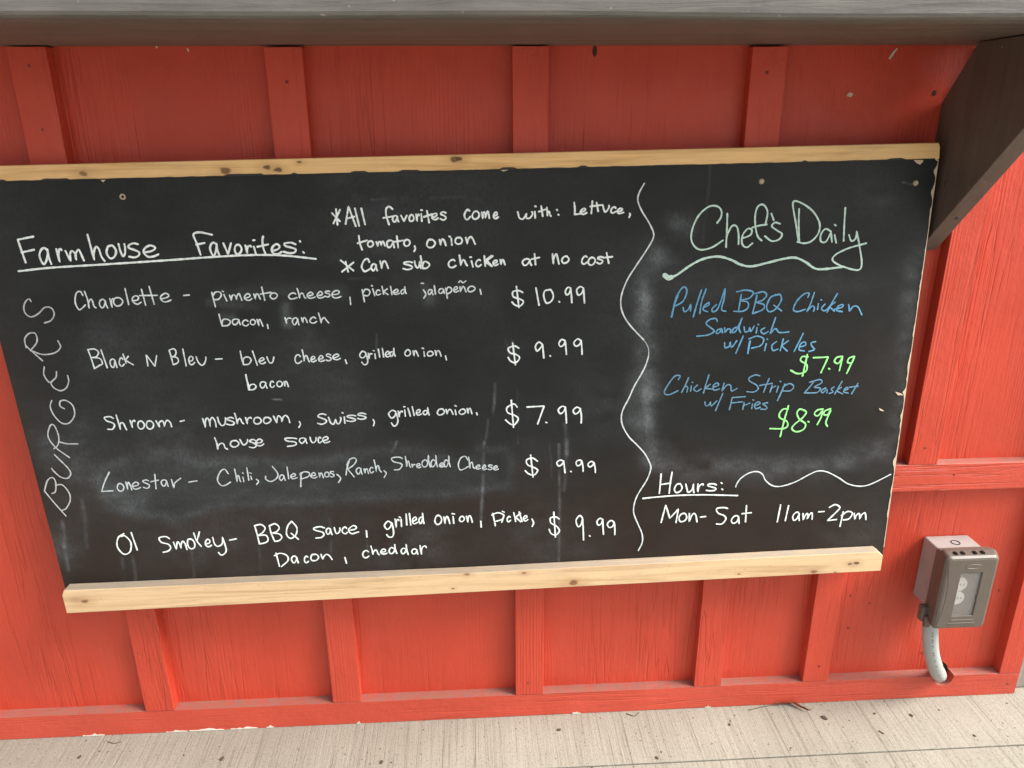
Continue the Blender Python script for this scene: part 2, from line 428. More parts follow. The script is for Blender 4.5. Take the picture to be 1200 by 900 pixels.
# chalk dust, smears and dried drips as a mask on the board's front
NU, NV = 600, 290
u, v = np.meshgrid(np.linspace(0, 1, NU+1), np.linspace(0, 1, NV+1))
bot_ext = .03
aTL, aTR, aBR, aBL = [np.array(q) for q in (wTL, wTR, wBR, wBL)]
aBR = aBR+(aBR-aTR)*.03; aBL = aBL+(aBL-aTL)*.03
G = ((1-u)[..., None]*(1-v)[..., None]*aTL+u[..., None]*(1-v)[..., None]*aTR+u[..., None]*v[..., None]*aBR+(1-u)[..., None]*v[..., None]*aBL)
V_ = G.reshape(-1, 3)-np.array(CAM); dd = V_ @ np.array(fwd)
PX = 600+F*(V_ @ np.array(RT))/dd; PY = 450-F*(V_ @ np.array(UP))/dd
def vnoise(x, y, seed):
    r = np.random.default_rng(seed); g = r.random((256, 256))
    xi = np.floor(x).astype(int); yi = np.floor(y).astype(int); fx = x-xi; fy = y-yi
    fx = fx*fx*(3-2*fx); fy = fy*fy*(3-2*fy); a = lambda i, j: g[(xi+i) % 256, (yi+j) % 256]
    return (a(0, 0)*(1-fx)+a(1, 0)*fx)*(1-fy)+(a(0, 1)*(1-fx)+a(1, 1)*fx)*fy
def fbm(x, y, seed, o=4): return sum(vnoise(x*2**k, y*2**k, seed+k)*.5**k for k in range(o))/sum(.5**k for k in range(o))
def segdist(P):
    best = np.full(PX.shape, 1e9)
    for (x0, y0), (x1, y1) in zip(P, P[1:]):
        dx, dy = x1-x0, y1-y0; t = np.clip(((PX-x0)*dx+(PY-y0)*dy)/(dx*dx+dy*dy+1e-9), 0, 1)
        best = np.minimum(best, np.hypot(PX-x0-t*dx, PY-y0-t*dy))
    return best
WX = PX+14*(fbm(PX/40, PY/40, 11)-.5); WY = PY+14*(fbm(PX/40, PY/40, 21)-.5)
dust = .055*np.clip(fbm(PX/160, PY/120, 31, 5)*2-.75, 0, 1)+.022*fbm(PX/45, PY/25, 41, 4)
def smear(P, r, s, soft=1.6, nz=.8, seed=1):
    global dust
    d = segdist(P); n = 1-nz+nz*2*np.clip(fbm(PX/18, PY/14, 50+seed, 4)-.15, 0, 1)
    dust = np.maximum(dust, 0)+s*np.exp(-(d/r)**soft)*n
smear([(766, 300), (753, 335), (756, 400), (762, 450), (758, 500), (764, 535)], 13, .21, 2, 1., 1)
smear([(752, 335), (757, 350), (755, 385)], 7, .16, 2, 1., 2); smear([(757, 440), (759, 500)], 7, .18, 2, 1., 3)
smear([(745, 440), (741, 495)], 10, .10, 2, .6, 18)
smear([(764, 530), (790, 552), (850, 548), (905, 552), (960, 548), (1030, 528)], 14, .14, 2, 1., 4)
smear([(1072, 300), (1062, 400), (1052, 505)], 12, .09, 2, 1., 5)
smear([(800, 330), (1000, 325)], 22, .05, 2, .6, 6)
up = [(116, 566), (122, 548), (150, 539), (195, 531), (235, 542), (300, 541), (360, 541), (410, 535), (440, 528), (490, 527), (520, 536)]
lo = [(118, 572), (128, 592), (160, 602), (215, 607), (240, 596), (256, 591), (300, 590), (350, 588), (430, 584), (500, 581), (560, 575), (596, 566), (600, 540), (590, 526), (560, 527)]
smear(up, 7, .10, 1.5, .7, 7); smear(lo, 6, .085, 1.5, .7, 8); smear([(130, 568), (560, 556)], 26, .055, 4, .3, 9)
smear([(140, 580), (155, 588), (165, 585)], 12, .16, 2, .9, 10)
smear([(335, 360), (337, 380)], 5.5, .30, 2, .5, 11); smear([(258, 346), (310, 340), (400, 341)], 9, .07, 2, .6, 12); smear([(245, 354), (300, 360)], 5, .09, 2, .6, 13)
smear([(262, 371), (272, 372)], 5, .16, 2, .4, 14); smear([(500, 335), (503, 352)], 7, .12, 2, .7, 15)
smear([(360, 400), (400, 480)], 38, .06, 2, .6, 16); smear([(480, 345), (560, 350)], 30, .04, 2, .6, 17)
for x0, ya, x1, yb, r_, s_ in ((580, 450, 577, 491, 1.6, .3), (572, 491, 568, 520, 1.5, .3), (567, 518, 563, 618, 1.8, .3), (662, 497, 664, 532, 2.6, .3), (655, 521, 655, 658, 1.6, .28),
        (664, 520, 661, 575, 2.2, .2), (644, 520, 646, 560, 1.2, .1), (143, 655, 146, 692, 2.5, .16), (155, 652, 160, 690, 2.2, .14), (224, 644, 228, 690, 1.8, .14),
        (73, 612, 75, 640, 2.8, .28), (75, 640, 80, 668, 2.4, .2), (96, 585, 102, 640, 3, .12), (386, 608, 388, 650, 1.5, .12), (303, 640, 305, 668, 1.5, .1), (606, 455, 607, 520, 1.2, .06),
        (833, 190, 823, 285, 1.6, .10), (600, 400, 604, 420, 2, .28), (592, 398, 597, 416, 2, .2), (428, 625, 432, 660, 2, .1), (441, 392, 440, 420, 1.2, .18), (320, 468, 330, 468.5, 1.0, .5),
        (435, 234, 475, 232, 1.2, .22), (505, 232, 545, 231, 2, .08), (408, 327, 440, 326, 1.5, .14), (465, 517, 459, 530, 1.2, .3), (1058, 214, 1070, 216, 1.0, .35), (1090, 440, 1070, 441, 1, .2)):
    smear([(x0, ya), ((x0+x1)/2+1, (ya+yb)/2), (x1, yb)], r_*.8, s_*.9, 2, 1., int(x0) % 37)
# dust that fell from the writing, and pale blotches at the left
for cx, cy, rr, s_ in ((70, 520, 30, .09), (95, 560, 25, .09), (60, 640, 22, .12), (120, 400, 30, .05), (200, 510, 26, .08), (240, 640, 40, .05), (480, 640, 40, .07), (640, 630, 40, .05), (720, 480, 30, .05),
                       (800, 260, 14, .14), (785, 300, 10, .10), (1030, 230, 20, .05), (440, 270, 50, .05), (420, 150, 60, .05), (340, 600, 60, .04), (1000, 620, 30, .05)):
    smear([(cx-rr*.4, cy), (cx+rr*.4, cy+3)], rr, s_, 2, 1., int(cx) % 29)
spk = np.zeros(PX.shape)
for k in range(0):
    i = rng.integers(0, len(PX)); spk[i] = rng.uniform(.1, .4)
dust = np.clip(dust+spk, 0, 1)

# brown rain-splash film over the lower part and the left end, wiped off round one line
def inside(poly):
    r = np.zeros(PX.shape, bool); n = len(poly); j = n-1
    for i in range(n):
        (xi, yi), (xj, yj) = poly[i], poly[j]
        r ^= ((yi > PY) != (yj > PY)) & (PX < (xj-xi)*(PY-yi)/(yj-yi+1e-9)+xi); j = i
    return r
wiped = np.where(inside(up+lo[::-1]), 1., np.exp(-(np.minimum(segdist(up), segdist(lo))/5)**2))
gy = 505+60*(fbm(PX/130, PY/90, 71, 4)-.5)+.02*(PX-600)
grime = np.clip((PY-gy)/90, 0, 1)*(1-.9*wiped)
grime = np.maximum(grime, .8*np.clip(1-(PX-(PY-400)*.26)/(70+60*(fbm(PX/60, PY/60, 81)-.5)), 0, 1)*np.clip((PY-260)/200, .3, 1))
grime = np.maximum(grime, .55*np.clip((PX-960)/70, 0, 1)*np.clip((PY-330)/100, 0, 1))
bm = bmesh.new(); lay = bm.verts.layers.float.new('dust'); lay2 = bm.verts.layers.float.new('grime')
Gv = [bm.verts.new(p) for p in G.reshape(-1, 3)]
for k, vv in enumerate(Gv): vv[lay] = float(dust[k]); vv[lay2] = float(grime[k])
for j in range(NV):
    for i in range(NU):
        a = j*(NU+1)+i; bm.faces.new((Gv[a], Gv[a+NU+1], Gv[a+NU+2], Gv[a+1]))
bk = [bm.verts.new(np.array(p)-np.array(bn)*.0125) for p in (aTL, aTR, aBR, aBL)]
per = [0, NU, (NV+1)*(NU+1)-1, NV*(NU+1)]
top = [Gv[i] for i in range(NU+1)]; rgt = [Gv[j*(NU+1)+NU] for j in range(NV+1)]
btm = [Gv[NV*(NU+1)+i] for i in range(NU, -1, -1)]; lft = [Gv[j*(NU+1)] for j in range(NV, -1, -1)]
for edge, (A, B) in ((top, (0, 1)), (rgt, (1, 2)), (btm, (2, 3)), (lft, (3, 0))):
    bm.faces.new(edge+[bk[B], bk[A]])
bm.faces.new(bk)
bmesh.ops.recalc_face_normals(bm, faces=bm.faces)
def board_mat():
    M = Mat('chalkboard_paint', .45, .24); o = M.coord()
    at = M.n('ShaderNodeAttribute'); at.attribute_name = 'dust'
    fine = M.ramp(M.noise(330, M.coord((1, 1, .55)), 3, .75), [(.25, .45), (.75, 1.5)])
    fine2 = M.ramp(M.noise(60, M.coord((.35, 1, 1)), 4, .7), [(.3, .7), (.75, 1.25)])
    d = M.math('MULTIPLY', M.math('MULTIPLY', at.outputs['Fac'], fine), fine2, True)
    b0 = M.mix(M.ramp(M.noise(5, o, 5, .6), [(.3, 0), (.75, 1)]), (.0085, .0095, .0092), (.0125, .0142, .0140))
    gr = M.n('ShaderNodeAttribute'); gr.attribute_name = 'grime'
    b0 = M.mix(M.math('MULTIPLY', gr.outputs['Fac'], M.ramp(M.noise(40, M.coord((1, 1, .4)), 4, .7), [(.25, .5), (.75, 1.1)]), True), b0, (.022, .0128, .0095))
    pit = M.ramp(M.noise(170, M.coord(loc=(2, 5, 1)), 1, .3), [(.865, 0), (.88, .5)])
    sk = M.ramp(M.noise(300, M.coord(loc=(8, 1, 4)), 1, .3), [(.82, 0), (.86, .35)])
    b0 = M.mix(sk, b0, (.22, .22, .215))
    col = M.mix(d, b0, (.27, .30, .315)); col = M.mix(pit, col, (.28, .26, .24))
    M.base(col)
    M.rough(M.math('ADD', M.ramp(M.noise(18, o, 4, .6), [(.3, .38), (.75, .52)]), M.math('MULTIPLY', d, .5)))
    M.bump(M.math('ADD', M.noise(220, M.coord((.12, 1, 1)), 3, .6), M.math('MULTIPLY', M.noise(45, o, 3), .7)), .12, .0008)
    return M.m
mesh_obj('board_panel', bm, board_mat(), board)

# pine strips: a thin one along the top, a thicker one along the foot
def rel(px, py, off=0.): return bpx(px, py, off)-Vector(board['_o'])
kn = [(rel(x, y, .003), r, c) for x, y, r, c in ((97, 203.5, .0042, (.24, .12, .05)), (264, 200, .0048, (.16, .07, .03)), (313, 196, .004, (.10, .045, .02)), (326, 199, .004, (.12, .055, .025)),
      (351, 190, .0025, (.2, .1, .04)), (533, 187, .0048, (.10, .045, .02)), (538, 186.5, .0035, (.12, .05, .02)))]
top_m = pine('pine_strip', kn, base=((.88, .56, .245), (.76, .43, .155)))
eL = (bpx(-49, 214.3)-bpx(1099.5, 186.5))
def quad_strip(pts, f0, f1, name, mat, bev=.0012):
    """front outline given in photo pixels at height f1 above the board face, extruded back to f0"""
    w = [bpx(px, py, f1) for px, py in pts]
    bm = bmesh.new(); prism(bm, w, -bn*(f1-f0), bev)
    return mesh_obj(name, bm, mat, board)
quad_strip(((-49, 213.6), (-49, 195.3), (550, 180.8), (1100.5, 167.3), (1102, 172), (1101, 186.3), (550, 199.6)), -.0125, .003, 'top_strip', top_m, .0009)
kn = [(rel(x, y, .019), r, c) for x, y, r, c in ((99, 705, .0046, (.13, .07, .03)), (88, 703, .005, (.42, .28, .16)), (672, 683, .0062, (.20, .09, .04)), (954, 670, .0042, (.22, .085, .04)), (1004, 660, .0036, (.05, .03, .02)), (996, 661, .003, (.12, .07, .04)),
      (866, 673, .0018, (.12, .07, .04)), (547, 673, .0036, (.28, .15, .07)), (979, 671, .002, (.25, .12, .06)), (531, 690, .0018, (.2, .1, .05)), (614, 672, .003, (.30, .17, .08)))]
bot_m = pine('pine_ledge_strip', kn, True, ((.70, .50, .29), (.60, .38, .20)))
quad_strip(((74.5, 692), (72.5, 698), (78, 719), (555, 694), (1032, 669), (1034.8, 651), (1029, 646.5), (550, 671.5)), .0006, .0185, 'bottom_strip', bot_m, .0011)

# ragged edges: black paint run onto the strip, bare ply along the right edge
paintrun_m = plain('chalkboard_paint_edge', (.024, .022, .021), .5)
bm = bmesh.new(); n = 260; lo_, hi_ = [], []
for k in range(n+1):
    x = -40+1136*k/n; y = 214.1-27.6*(x+49)/1149
    e = .3+1.0*fbm(np.array([x/9.]), np.array([2.]), 5)[0]+(1.6 if fbm(np.array([x/30.]), np.array([7.]), 9)[0] > .62 else 0)
    lo_.append(bm.verts.new(bpx(x, y+.4, .0035))); hi_.append(bm.verts.new(bpx(x, y-e, .0035)))
for k in range(n): bm.faces.new((lo_[k], lo_[k+1], hi_[k+1], hi_[k]))
bmesh.ops.recalc_face_normals(bm, faces=bm.faces)
mesh_obj('paint_edge', bm, paintrun_m, board)
ply_m = plain('bare_plywood_edge', (.62, .50, .36), .8)
bm = bmesh.new(); n = 150; lo_, hi_ = [], []
for k in range(n+1):
    t = k/n; x = 1099.6+(1035.6-1099.6)*t; y = 187+(641-187)*t
    w = .25+.9*max(0, fbm(np.array([t*60]), np.array([1.]), 3)[0]-.42)*4
    for tc, hh, sg in ((.03, 3.5, .010), (.085, 2.4, .010), (.60, 3.2, .006), (.66, 1.6, .008), (.78, 2.4, .012), (.53, 1.6, .02)):
        w += hh*math.exp(-((t-tc)/sg)**2)
    lo_.append(bm.verts.new(bpx(x+.5, y, .0006))); hi_.append(bm.verts.new(bpx(x-w, y, .0006)))
for k in range(n): bm.faces.new((lo_[k], lo_[k+1], hi_[k+1], hi_[k]))
bmesh.ops.recalc_face_normals(bm, faces=bm.faces)
mesh_obj('bare_edge', bm, ply_m, board)
for pts in (((1067, 184), (1072, 183), (1080, 184), (1082, 189), (1078, 193), (1074, 191), (1070, 187)), ((1088, 182), (1098, 181), (1099, 189), (1094, 186)),
            ((953, 184.5), (957, 189), (962, 185)), ((1049, 459), (1056, 461), (1058.5, 463), (1052, 463)), ((1030, 478), (1034, 480), (1036, 482), (1031, 481)), ((586, 199), (590, 201), (596, 199)), ((118, 211), (121, 213.5), (124, 210.5))):
    w = [bpx(px, py, .0008) for px, py in pts]; bm = bmesh.new(); prism(bm, w, bn*.0004); mesh_obj('bare_chip', bm, ply_m, board)
brass_m = plain('screw_plug', (.45, .36, .24), .5, .5)
def stud(px, py, r, mat, name):
    c = bpx(px, py); bm = bmesh.new()
    q = bn.to_track_quat('Z', 'Y').to_matrix().to_4x4()
    bmesh.ops.create_cone(bm, cap_ends=True, segments=18, radius1=r, radius2=r*.7, depth=.0022, matrix=Matrix.Translation(c+bn*.001) @ q)
    return mesh_obj(name, bm, mat, board)
stud(892.5, 212.5, .0038, brass_m, 'screw'); stud(1073, 214.5, .0038, brass_m, 'screw')
c = bpx(144, 230.5); bm = bmesh.new(); q = bn.to_track_quat('Z', 'Y').to_matrix()
tube(bm, [c+bn*.0008+q @ Vector((.0028*math.cos(a), .0028*math.sin(a), 0)) for a in [2*math.pi*k/20 for k in range(21)]], .0011, 8, False)
mesh_obj('screw', bm, brass_m, board)

# ------------------------------------------------------------------ handwriting
def chalk(name, c, alpha=0., scale=900):
    M = Mat(name, .8, .2); o = M.coord()
    M.base(M.mix(1, c, M.ramp(M.noise(scale*.4, o, 3, .7), [(.3, .78), (.7, 1.08)]), 'MULTIPLY'))
    if alpha:
        a = M.ramp(M.noise(scale, o, 3, .7), [(.5-.28*alpha-.12, 1-alpha*.85), (.52, 1)])
        M.l(a, M.p.inputs['Alpha'])
    M.bump(M.noise(scale, o, 2), .3, .0003)
    return M.m
W1 = chalk('white_chalk_marker', (.88, .95, .92), .3, 700)
W2 = chalk('white_chalk', (.74, .80, .81), .7, 700)
W3 = chalk('thin_worn_chalk', (.52, .54, .53), .8)
WG = chalk('pale_green_chalk', (.60, .80, .70), .45, 700)
BLU = chalk('blue_chalk', (.16, .38, .58), .75, 700)
W4 = chalk('faint_white_chalk', (.58, .64, .66), .8, 700)
BL2 = chalk('faint_blue_chalk', (.15, .30, .43), .8, 700)
GRN = chalk('lime_green_chalk', (.36, .90, .33), .15)
GL = {
 'a': '8.5,2 6,0 2,1.2 0,5.5 2,10 5,9 8,4 8.5,1 8.5,1 8.8,6 10,10', 'a2': '9,1.5 6,0 2,2 0,6 2.5,9.5 6,8.5 8.5,5 9,1.5 9,1.5 10,9.5',
 'b': '0,0 1.2,5 2,10 2,10 2,7 4,4.6 8,4.6 10,7 7,9.6 2,10', 'c': '9,1.6 6.5,0 2.5,1.5 0,6 2,9.6 6,9.8 10,7.6',
 'd': '6.5,5 3.5,4.2 0,7 1.5,10 5,9.3 7.6,5 8,0 8,0 8.5,6.5 10,10', 'e': '1,6.2 6.5,4.8 8.2,2 5.5,0 1.5,2.5 0,6.5 2.5,9.6 6.5,9.4 10,7.6',
 'g': '8,1.2 4,0 0,2.4 2.5,5 6.5,3.5 8.2,1 8.2,1 9.8,6.5 8,9.6 4.5,10 2,8.2', 'h': '0,0 1.3,5 2,10 2,10 2.4,7 5,4.6 7,5.5 8,8.4 10,10',
 'i': '0,3.6 6,10;4,0 8,.6', 'j': '8,3 9,7 6,10 0,9;4,0 8,.5', 'k': '0,0 2.2,10;9,3.2 2,6.6 2,6.6 10,10', 'l': '0,0 10,10',
 'm': '0,1.5 1.4,10 1.4,10 2,4 3.8,1 5,4 5.2,9 5.2,9 6,3.5 8,.2 9.2,4 10,9.6', 'n': '0,1 1.4,10 1.4,10 2.5,4 5.2,.3 7.6,3 10,10',
 'o': '6.5,.2 2.5,1 0,6 2.6,10 7.5,8.8 10,4.5 7.6,.6 4.4,.5', 'p': '0,.5 2,10;1,3 4,.2 9,.4 10,2.6 7,5 2,5.4', 'r': '0,.4 1.6,10 1.6,10 2.2,5 5,1.2 9,.4 9.6,1.4',
 's': '9.4,1.2 6,0 1.5,1 1.2,3 5.5,4.4 9.4,6.4 8,9 4,10 0,8.8', 'u': '0,0 1,6 3.4,10 7,8 9,3 9.4,0', 'u2': '0,0 1,6 3.4,9.5 7,7 8.6,0 8.6,0 9,6 10,10', 'v': '0,0 4.4,10 4.4,10 10,0',
 'w': '0,0 1.2,8 3.4,10 5.2,6 5.6,2 5.6,2 6.2,8.6 8.4,8.6 10,3 9.6,0', 'y': '0,0 1,4 4,5 8,3.2 9,0 9,0 10,6.5 8.5,9.5 5.5,10 3,8.6',
 ',': '6,0 10,5 0,10', '$': '9.4,2.6 6,1.5 1,2.6 1.6,4.6 7,5.6 10,7 7,8.9 2.4,8.7 0,6.8;4,0 6.2,10', '9': '8.2,1 4,0 0,2.2 2.4,4.8 6.4,3.6 8.2,1 8.2,1 9.4,6 10,10',
 '0': '6,0 2,1 0,5 3,9.8 8,9 10,4.5 7,.4 4.5,.2', 'C': '9.2,2.4 7,0 3,1.2 0,6 2,9.8 6,9.4 10,7.4', 'B': '0,1.2 1.4,5 2.8,10;0,.8 5.4,0 8.6,2 6,4.4 2.2,5.2 2.2,5.2 8.4,5.4 10,7.6 7,9.2 2.8,10',
 'S': '9.4,1.2 6,0 0,1 1.4,3.4 7.4,4.8 8.8,7 6,9.6 1.4,10', 'O': '6.5,.2 2,1.5 0,6 3,10 7.5,8.6 10,4.2 7,.6 4,.8'}
ALPHA = {'E': None}
class Pen:
    def __init__(s): s.bm = bmesh.new(); s.k = 0; s.runs = []
    def stroke(s, pts, w, taper=True):
        """a raised ribbon of chalk lying on the board: pts in photo pixels, w its width in metres"""
        pts = spline(pts, 1.1) if len(pts) > 1 else [np.array(pts[0], float), np.array(pts[0], float)+(.6, .2)]
        P = [bpx(p[0], p[1], .0005) for p in pts]; n = len(P); h = w*.45; rows = []
        ph = random.uniform(0, 6)
        s.k += 1
        cap = 5
        tang = []
        for i in range(n):
            t = P[min(i+1, n-1)]-P[max(i-1, 0)]
            tang.append(t.normalized() if t.length > 1e-7 else Vector((1, 0, 0)))
        def row(p, t, hw, lift):
            sd_ = bn.cross(t).normalized()
            z = bn*((s.k % 9)*.00002+lift)
            rows.append((s.bm.verts.new(p-sd_*hw+z), s.bm.verts.new(p-sd_*hw*.5+z+bn*.00022), s.bm.verts.new(p+z+bn*.0003), s.bm.verts.new(p+sd_*hw*.5+z+bn*.00022), s.bm.verts.new(p+sd_*hw+z)))
        for j in range(cap, 0, -1):
            a = math.pi/2*j/cap; row(P[0]-tang[0]*h*math.sin(a), tang[0], h*max(.12, math.cos(a)), 0)
        for i in range(n):
            f = 1+.10*math.sin(i*.33+ph)+.07*math.sin(i*.9+ph*2)+random.uniform(-.06, .06)
            row(P[i], tang[i], h*f, .0004*i/n)
        for j in range(1, cap+1):
            a = math.pi/2*j/cap; row(P[-1]+tang[-1]*h*math.sin(a), tang[-1], h*max(.12, math.cos(a)), .0004)
        c = np.array([v.co for r_ in rows for v in r_])
        s.runs.append((rows, c.min(0), c.max(0)))
    def done(s, name, mat, label=None):
        """one mesh per word or phrase: strokes closer than 16 mm belong together"""
        left = list(range(len(s.runs))); first = None
        while left:
            grp = [left.pop(0)]; grew = True
            while grew:
                grew = False
                for j in list(left):
                    for i in grp:
                        g = np.maximum(0, np.maximum(s.runs[i][1]-s.runs[j][2], s.runs[j][1]-s.runs[i][2]))
                        if np.linalg.norm(g) < .016: grp.append(j); left.remove(j); grew = True; break
            bm = bmesh.new()
            for i in grp:
                rows = [[bm.verts.new(v.co) for v in r_] for r_ in s.runs[i][0]]
                for A, B in zip(rows, rows[1:]):
                    for q in range(4): bm.faces.new((A[q], B[q], B[q+1], A[q+1]))
            bmesh.ops.recalc_face_normals(bm, faces=bm.faces)
            o = mesh_obj(name, bm, mat, board, smooth=True)
            if label and len(left) == 0 and first is None: o['label'] = label
            first = first or o
        s.bm.free(); return first
REG = {'A': (10, 260, 6), 'B': (200, 260, 6), 'C': (380, 220, 6), 'D': (570, 220, 6), 'E': (90, 390, 6), 'F': (270, 390, 6), 'G': (450, 380, 6), 'H': (570, 380, 6),
       'I': (110, 520, 6), 'J': (290, 520, 6), 'K': (440, 520, 6), 'L': (580, 520, 6), 'M': (770, 220, 4.6154), 'N': (770, 330, 4.6154), 'O': (740, 530, 3.75),
       'P': (10, 330, 3.1), 'Q': (0, 380, 3), 'Y': (30, 420, 4.5), 'X': (0, 0, 1)}
def glyph(ch, x0, y0, x1, y1):
    cx, cy = (x0+x1)/2, (y0+y1)/2
    lean = (600-cx)/(2600-cy)
    st = [[tuple(map(float, p.split(','))) for p in q.split()] for q in GL[ch].split(';')]
    asp = (x1-x0)/max(1e-6, y1-y0)
    jit = {}
    out = []
    for q in st:
        r_ = []
        for p in q:
            if p not in jit: jit[p] = (random.gauss(0, .22), random.gauss(0, .22))
            j = jit[p]; X = (p[0]+j[0])/10*asp; Y = (p[1]+j[1])/10
            if ch not in 'l,i': X += lean*Y
            r_.append((X, Y))
        out.append(r_)
    al = np.array([p for q in out for p in q]); mn, mx = al.min(0), al.max(0)
    sc = np.array([x1-x0, y1-y0])/np.maximum(mx-mn, 1e-6)
    return [[tuple((np.array(p)-mn)*sc+(x0, y0)) for p in q] for q in out]
def write(name, mat, w, src, label=None):
    """src: lines 'REGION items'; an item is glyph:x0,y0,x1,y1 or ~x,y x,y ... (a drawn stroke), items split by |"""
    pen = Pen()
    for line in src.strip().splitlines():
        line = line.strip()
        if not line: continue
        if line == '=':
            pen.done(name, mat, label); pen = Pen(); continue
        reg, rest = line.split(' ', 1); ox, oy, sc = REG[reg]
        for it in rest.split('|'):
            it = it.strip()
            if not it: continue
            if it[0] == '~':
                ww = w; body = it[1:]
                if body[0] == '*': f, body = body[1:].split(' ', 1); ww = w*float(f)
                sts = [[tuple(map(float, p.split(','))) for p in body.split()]]
                sts = [[(ox+x/sc, oy+y/sc) for x, y in q] for q in sts]; pen_w = ww
            else:
                ch, bb = it.split(':', 1) if it[0] != ':' else (':', it[2:])
                x0, y0, x1, y1 = [float(z) for z in bb.split(',')]
                q = min(w*sc/.0013*.42, (x1-x0)*.22, (y1-y0)*.2); x0 += q; x1 -= q; y0 += q; y1 -= q
                if ch in 'cr': x1 -= .17*(x1-x0)
                if ch in 'ae': x1 -= .05*(x1-x0)
                sts = glyph(ch, ox+x0/sc, oy+y0/sc, ox+x1/sc, oy+y1/sc); pen_w = w
            for q in sts: pen.stroke(q, pen_w)
    return pen.done(name, mat, label)

HW, IW, PW, BWD, GW = .0029, .0021, .0025, .0024, .0027
write('menu_heading', W1, HW, '''
A ~120,285 65,125 65,125 175,103|~92,215 180,195|a:213,178,312,302|r:330,185,387,287|m:395,190,537,280|h:550,85,682,280|o:685,160,762,262|u:768,150,826,246|s:840,145,925,255|e:945,160,1065,250
B ~210,230 185,155 160,95 175,77 215,74 290,90|~180,160 238,148|a:272,140,352,240|v:365,145,430,232|o:445,155,505,232|r:520,160,580,225|~585,175 600,225|~580,130 590,128|~650,103 645,130 652,185 668,225|~610,175 685,158|e:705,150,790,230|s:790,140,885,225|~908,135 911,139|~932,212 937,217
''', 'white handwritten heading Farmhouse Favorites')
write('underline', W1, HW, 'X ~22,317.8 60,313.7 127,309.5 200,304.7 240,301.7 283,299.2 313,298.7 337,299.7 370,303.3')
write('menu_note', W1, .0026, '''
C ~82,150 93,260|~55,180 110,235|~110,155 65,250|~150,255 170,132 170,132 222,270|~165,215 212,203|l:210,140,250,272|l:255,140,292,262|~480,150 455,132 435,150 436,195 455,258|~415,212 490,200|a:475,190,530,245|v:535,190,585,240|o:592,185,635,240|r:640,182,678,240|~682,185 686,235|~680,157 688,158|~722,162 737,245|~700,205 760,185|e:752,175,808,228|s:812,165,860,232|c:980,148,1040,228|o:1035,160,1095,225|m:1102,160,1165,222
D e:45,165,90,220|w:215,165,330,225|~340,168 343,212|~342,130 348,132|~385,130 396,200|~368,168 422,150|h:420,135,458,205|~495,155 498,158|~505,188 508,191|~617,105 622,150 620,188 620,188 662,182|e:655,140,712,190|~745,95 737,180|~775,105 785,165|~730,132 815,120|u:815,120,866,176|c:870,130,922,182|e:915,140,970,185|~1008,182 1010,190 1003,208
=
C ~243,338 250,390 266,435|~235,390 300,370|o:300,370,350,420|m:360,370,432,415|a:435,365,500,425|~510,340 520,420|~495,380 555,370|o:555,360,608,415|~635,410 640,428 632,447|o:715,360,785,425|n:805,355,860,410|~893,357 897,402|~878,342 886,345|o:915,345,975,400|n:990,340,1065,400
=
C ~150,520 168,590|~115,510 205,582|~205,525 125,590|C:258,495,330,592|a:325,530,380,588|n:388,510,455,572|s:550,515,625,580|u2:630,510,685,570|b:672,475,745,572|c:868,500,940,565|h:945,470,1010,552|~1035,515 1045,555|~1025,488 1033,488|c:1060,500,1115,558|~1125,480 1132,550|~1185,480 1132,522 1132,522 1180,552
D ~35,478 0,505 0,505 38,550|e:42,505,88,550|n:92,500,135,545|a:248,495,325,550|~338,465 345,540|~318,502 372,490|n:460,460,515,540|o:525,475,585,535|c:665,475,720,540|o:710,485,770,548|s:772,480,825,540|~845,458 860,530|~825,492 885,485
''', 'white handwritten note on lettuce, tomato, onion and chicken')
write('menu_item', W2, IW, '''
A C:465,485,545,620|h:530,485,620,612|a:635,540,705,608|r:708,535,752,605|o:735,528,808,595|l:815,465,850,585|e:868,515,940,582|~935,475 965,585|~988,455 1025,578|~922,518 1045,516|e:1065,498,1150,565
B ~92,518 132,513|p:285,490,360,600|~374,510 395,555|~365,487 371,490|m:410,500,505,555|e:515,500,578,555|n:580,500,635,547|~640,458 662,550|~630,508 705,495|o:695,495,755,545|c:825,495,905,545|h:885,465,955,540|e:955,490,1022,540|e:1025,485,1085,538|s:1082,482,1125,532|e:1130,478,1205,538
C ~180,770 186,820|p:262,710,325,805|~340,710 355,758|~332,688 338,690|c:360,715,405,757|k:402,690,452,755|l:462,690,480,755|e:480,710,535,752|d:535,688,580,750|~697,718 714,748 700,776|~682,672 697,672|a:725,712,770,755|l:770,685,785,750|a:800,705,850,747|p:850,695,900,780|e:905,690,950,737|n:950,690,1000,735|~945,665 958,654 975,668 995,655|o:1005,688,1065,735|~1095,715 1103,748
=
B b:335,645,425,735|a:430,680,497,727|c:500,685,560,735|o:555,682,600,727|n:603,680,653,737|~680,722 686,748|r:800,670,860,718|a:852,670,910,727|n:915,668,965,712|c:975,665,1040,715|h:1035,638,1115,715
''', 'white handwritten line for the Charolette burger')
write('menu_price', W1, PW, '''
D $:175,690,265,845|~348,705 370,825|0:398,712,475,815|~510,800 514,803|9:550,695,605,812|9:630,690,694,814
''')
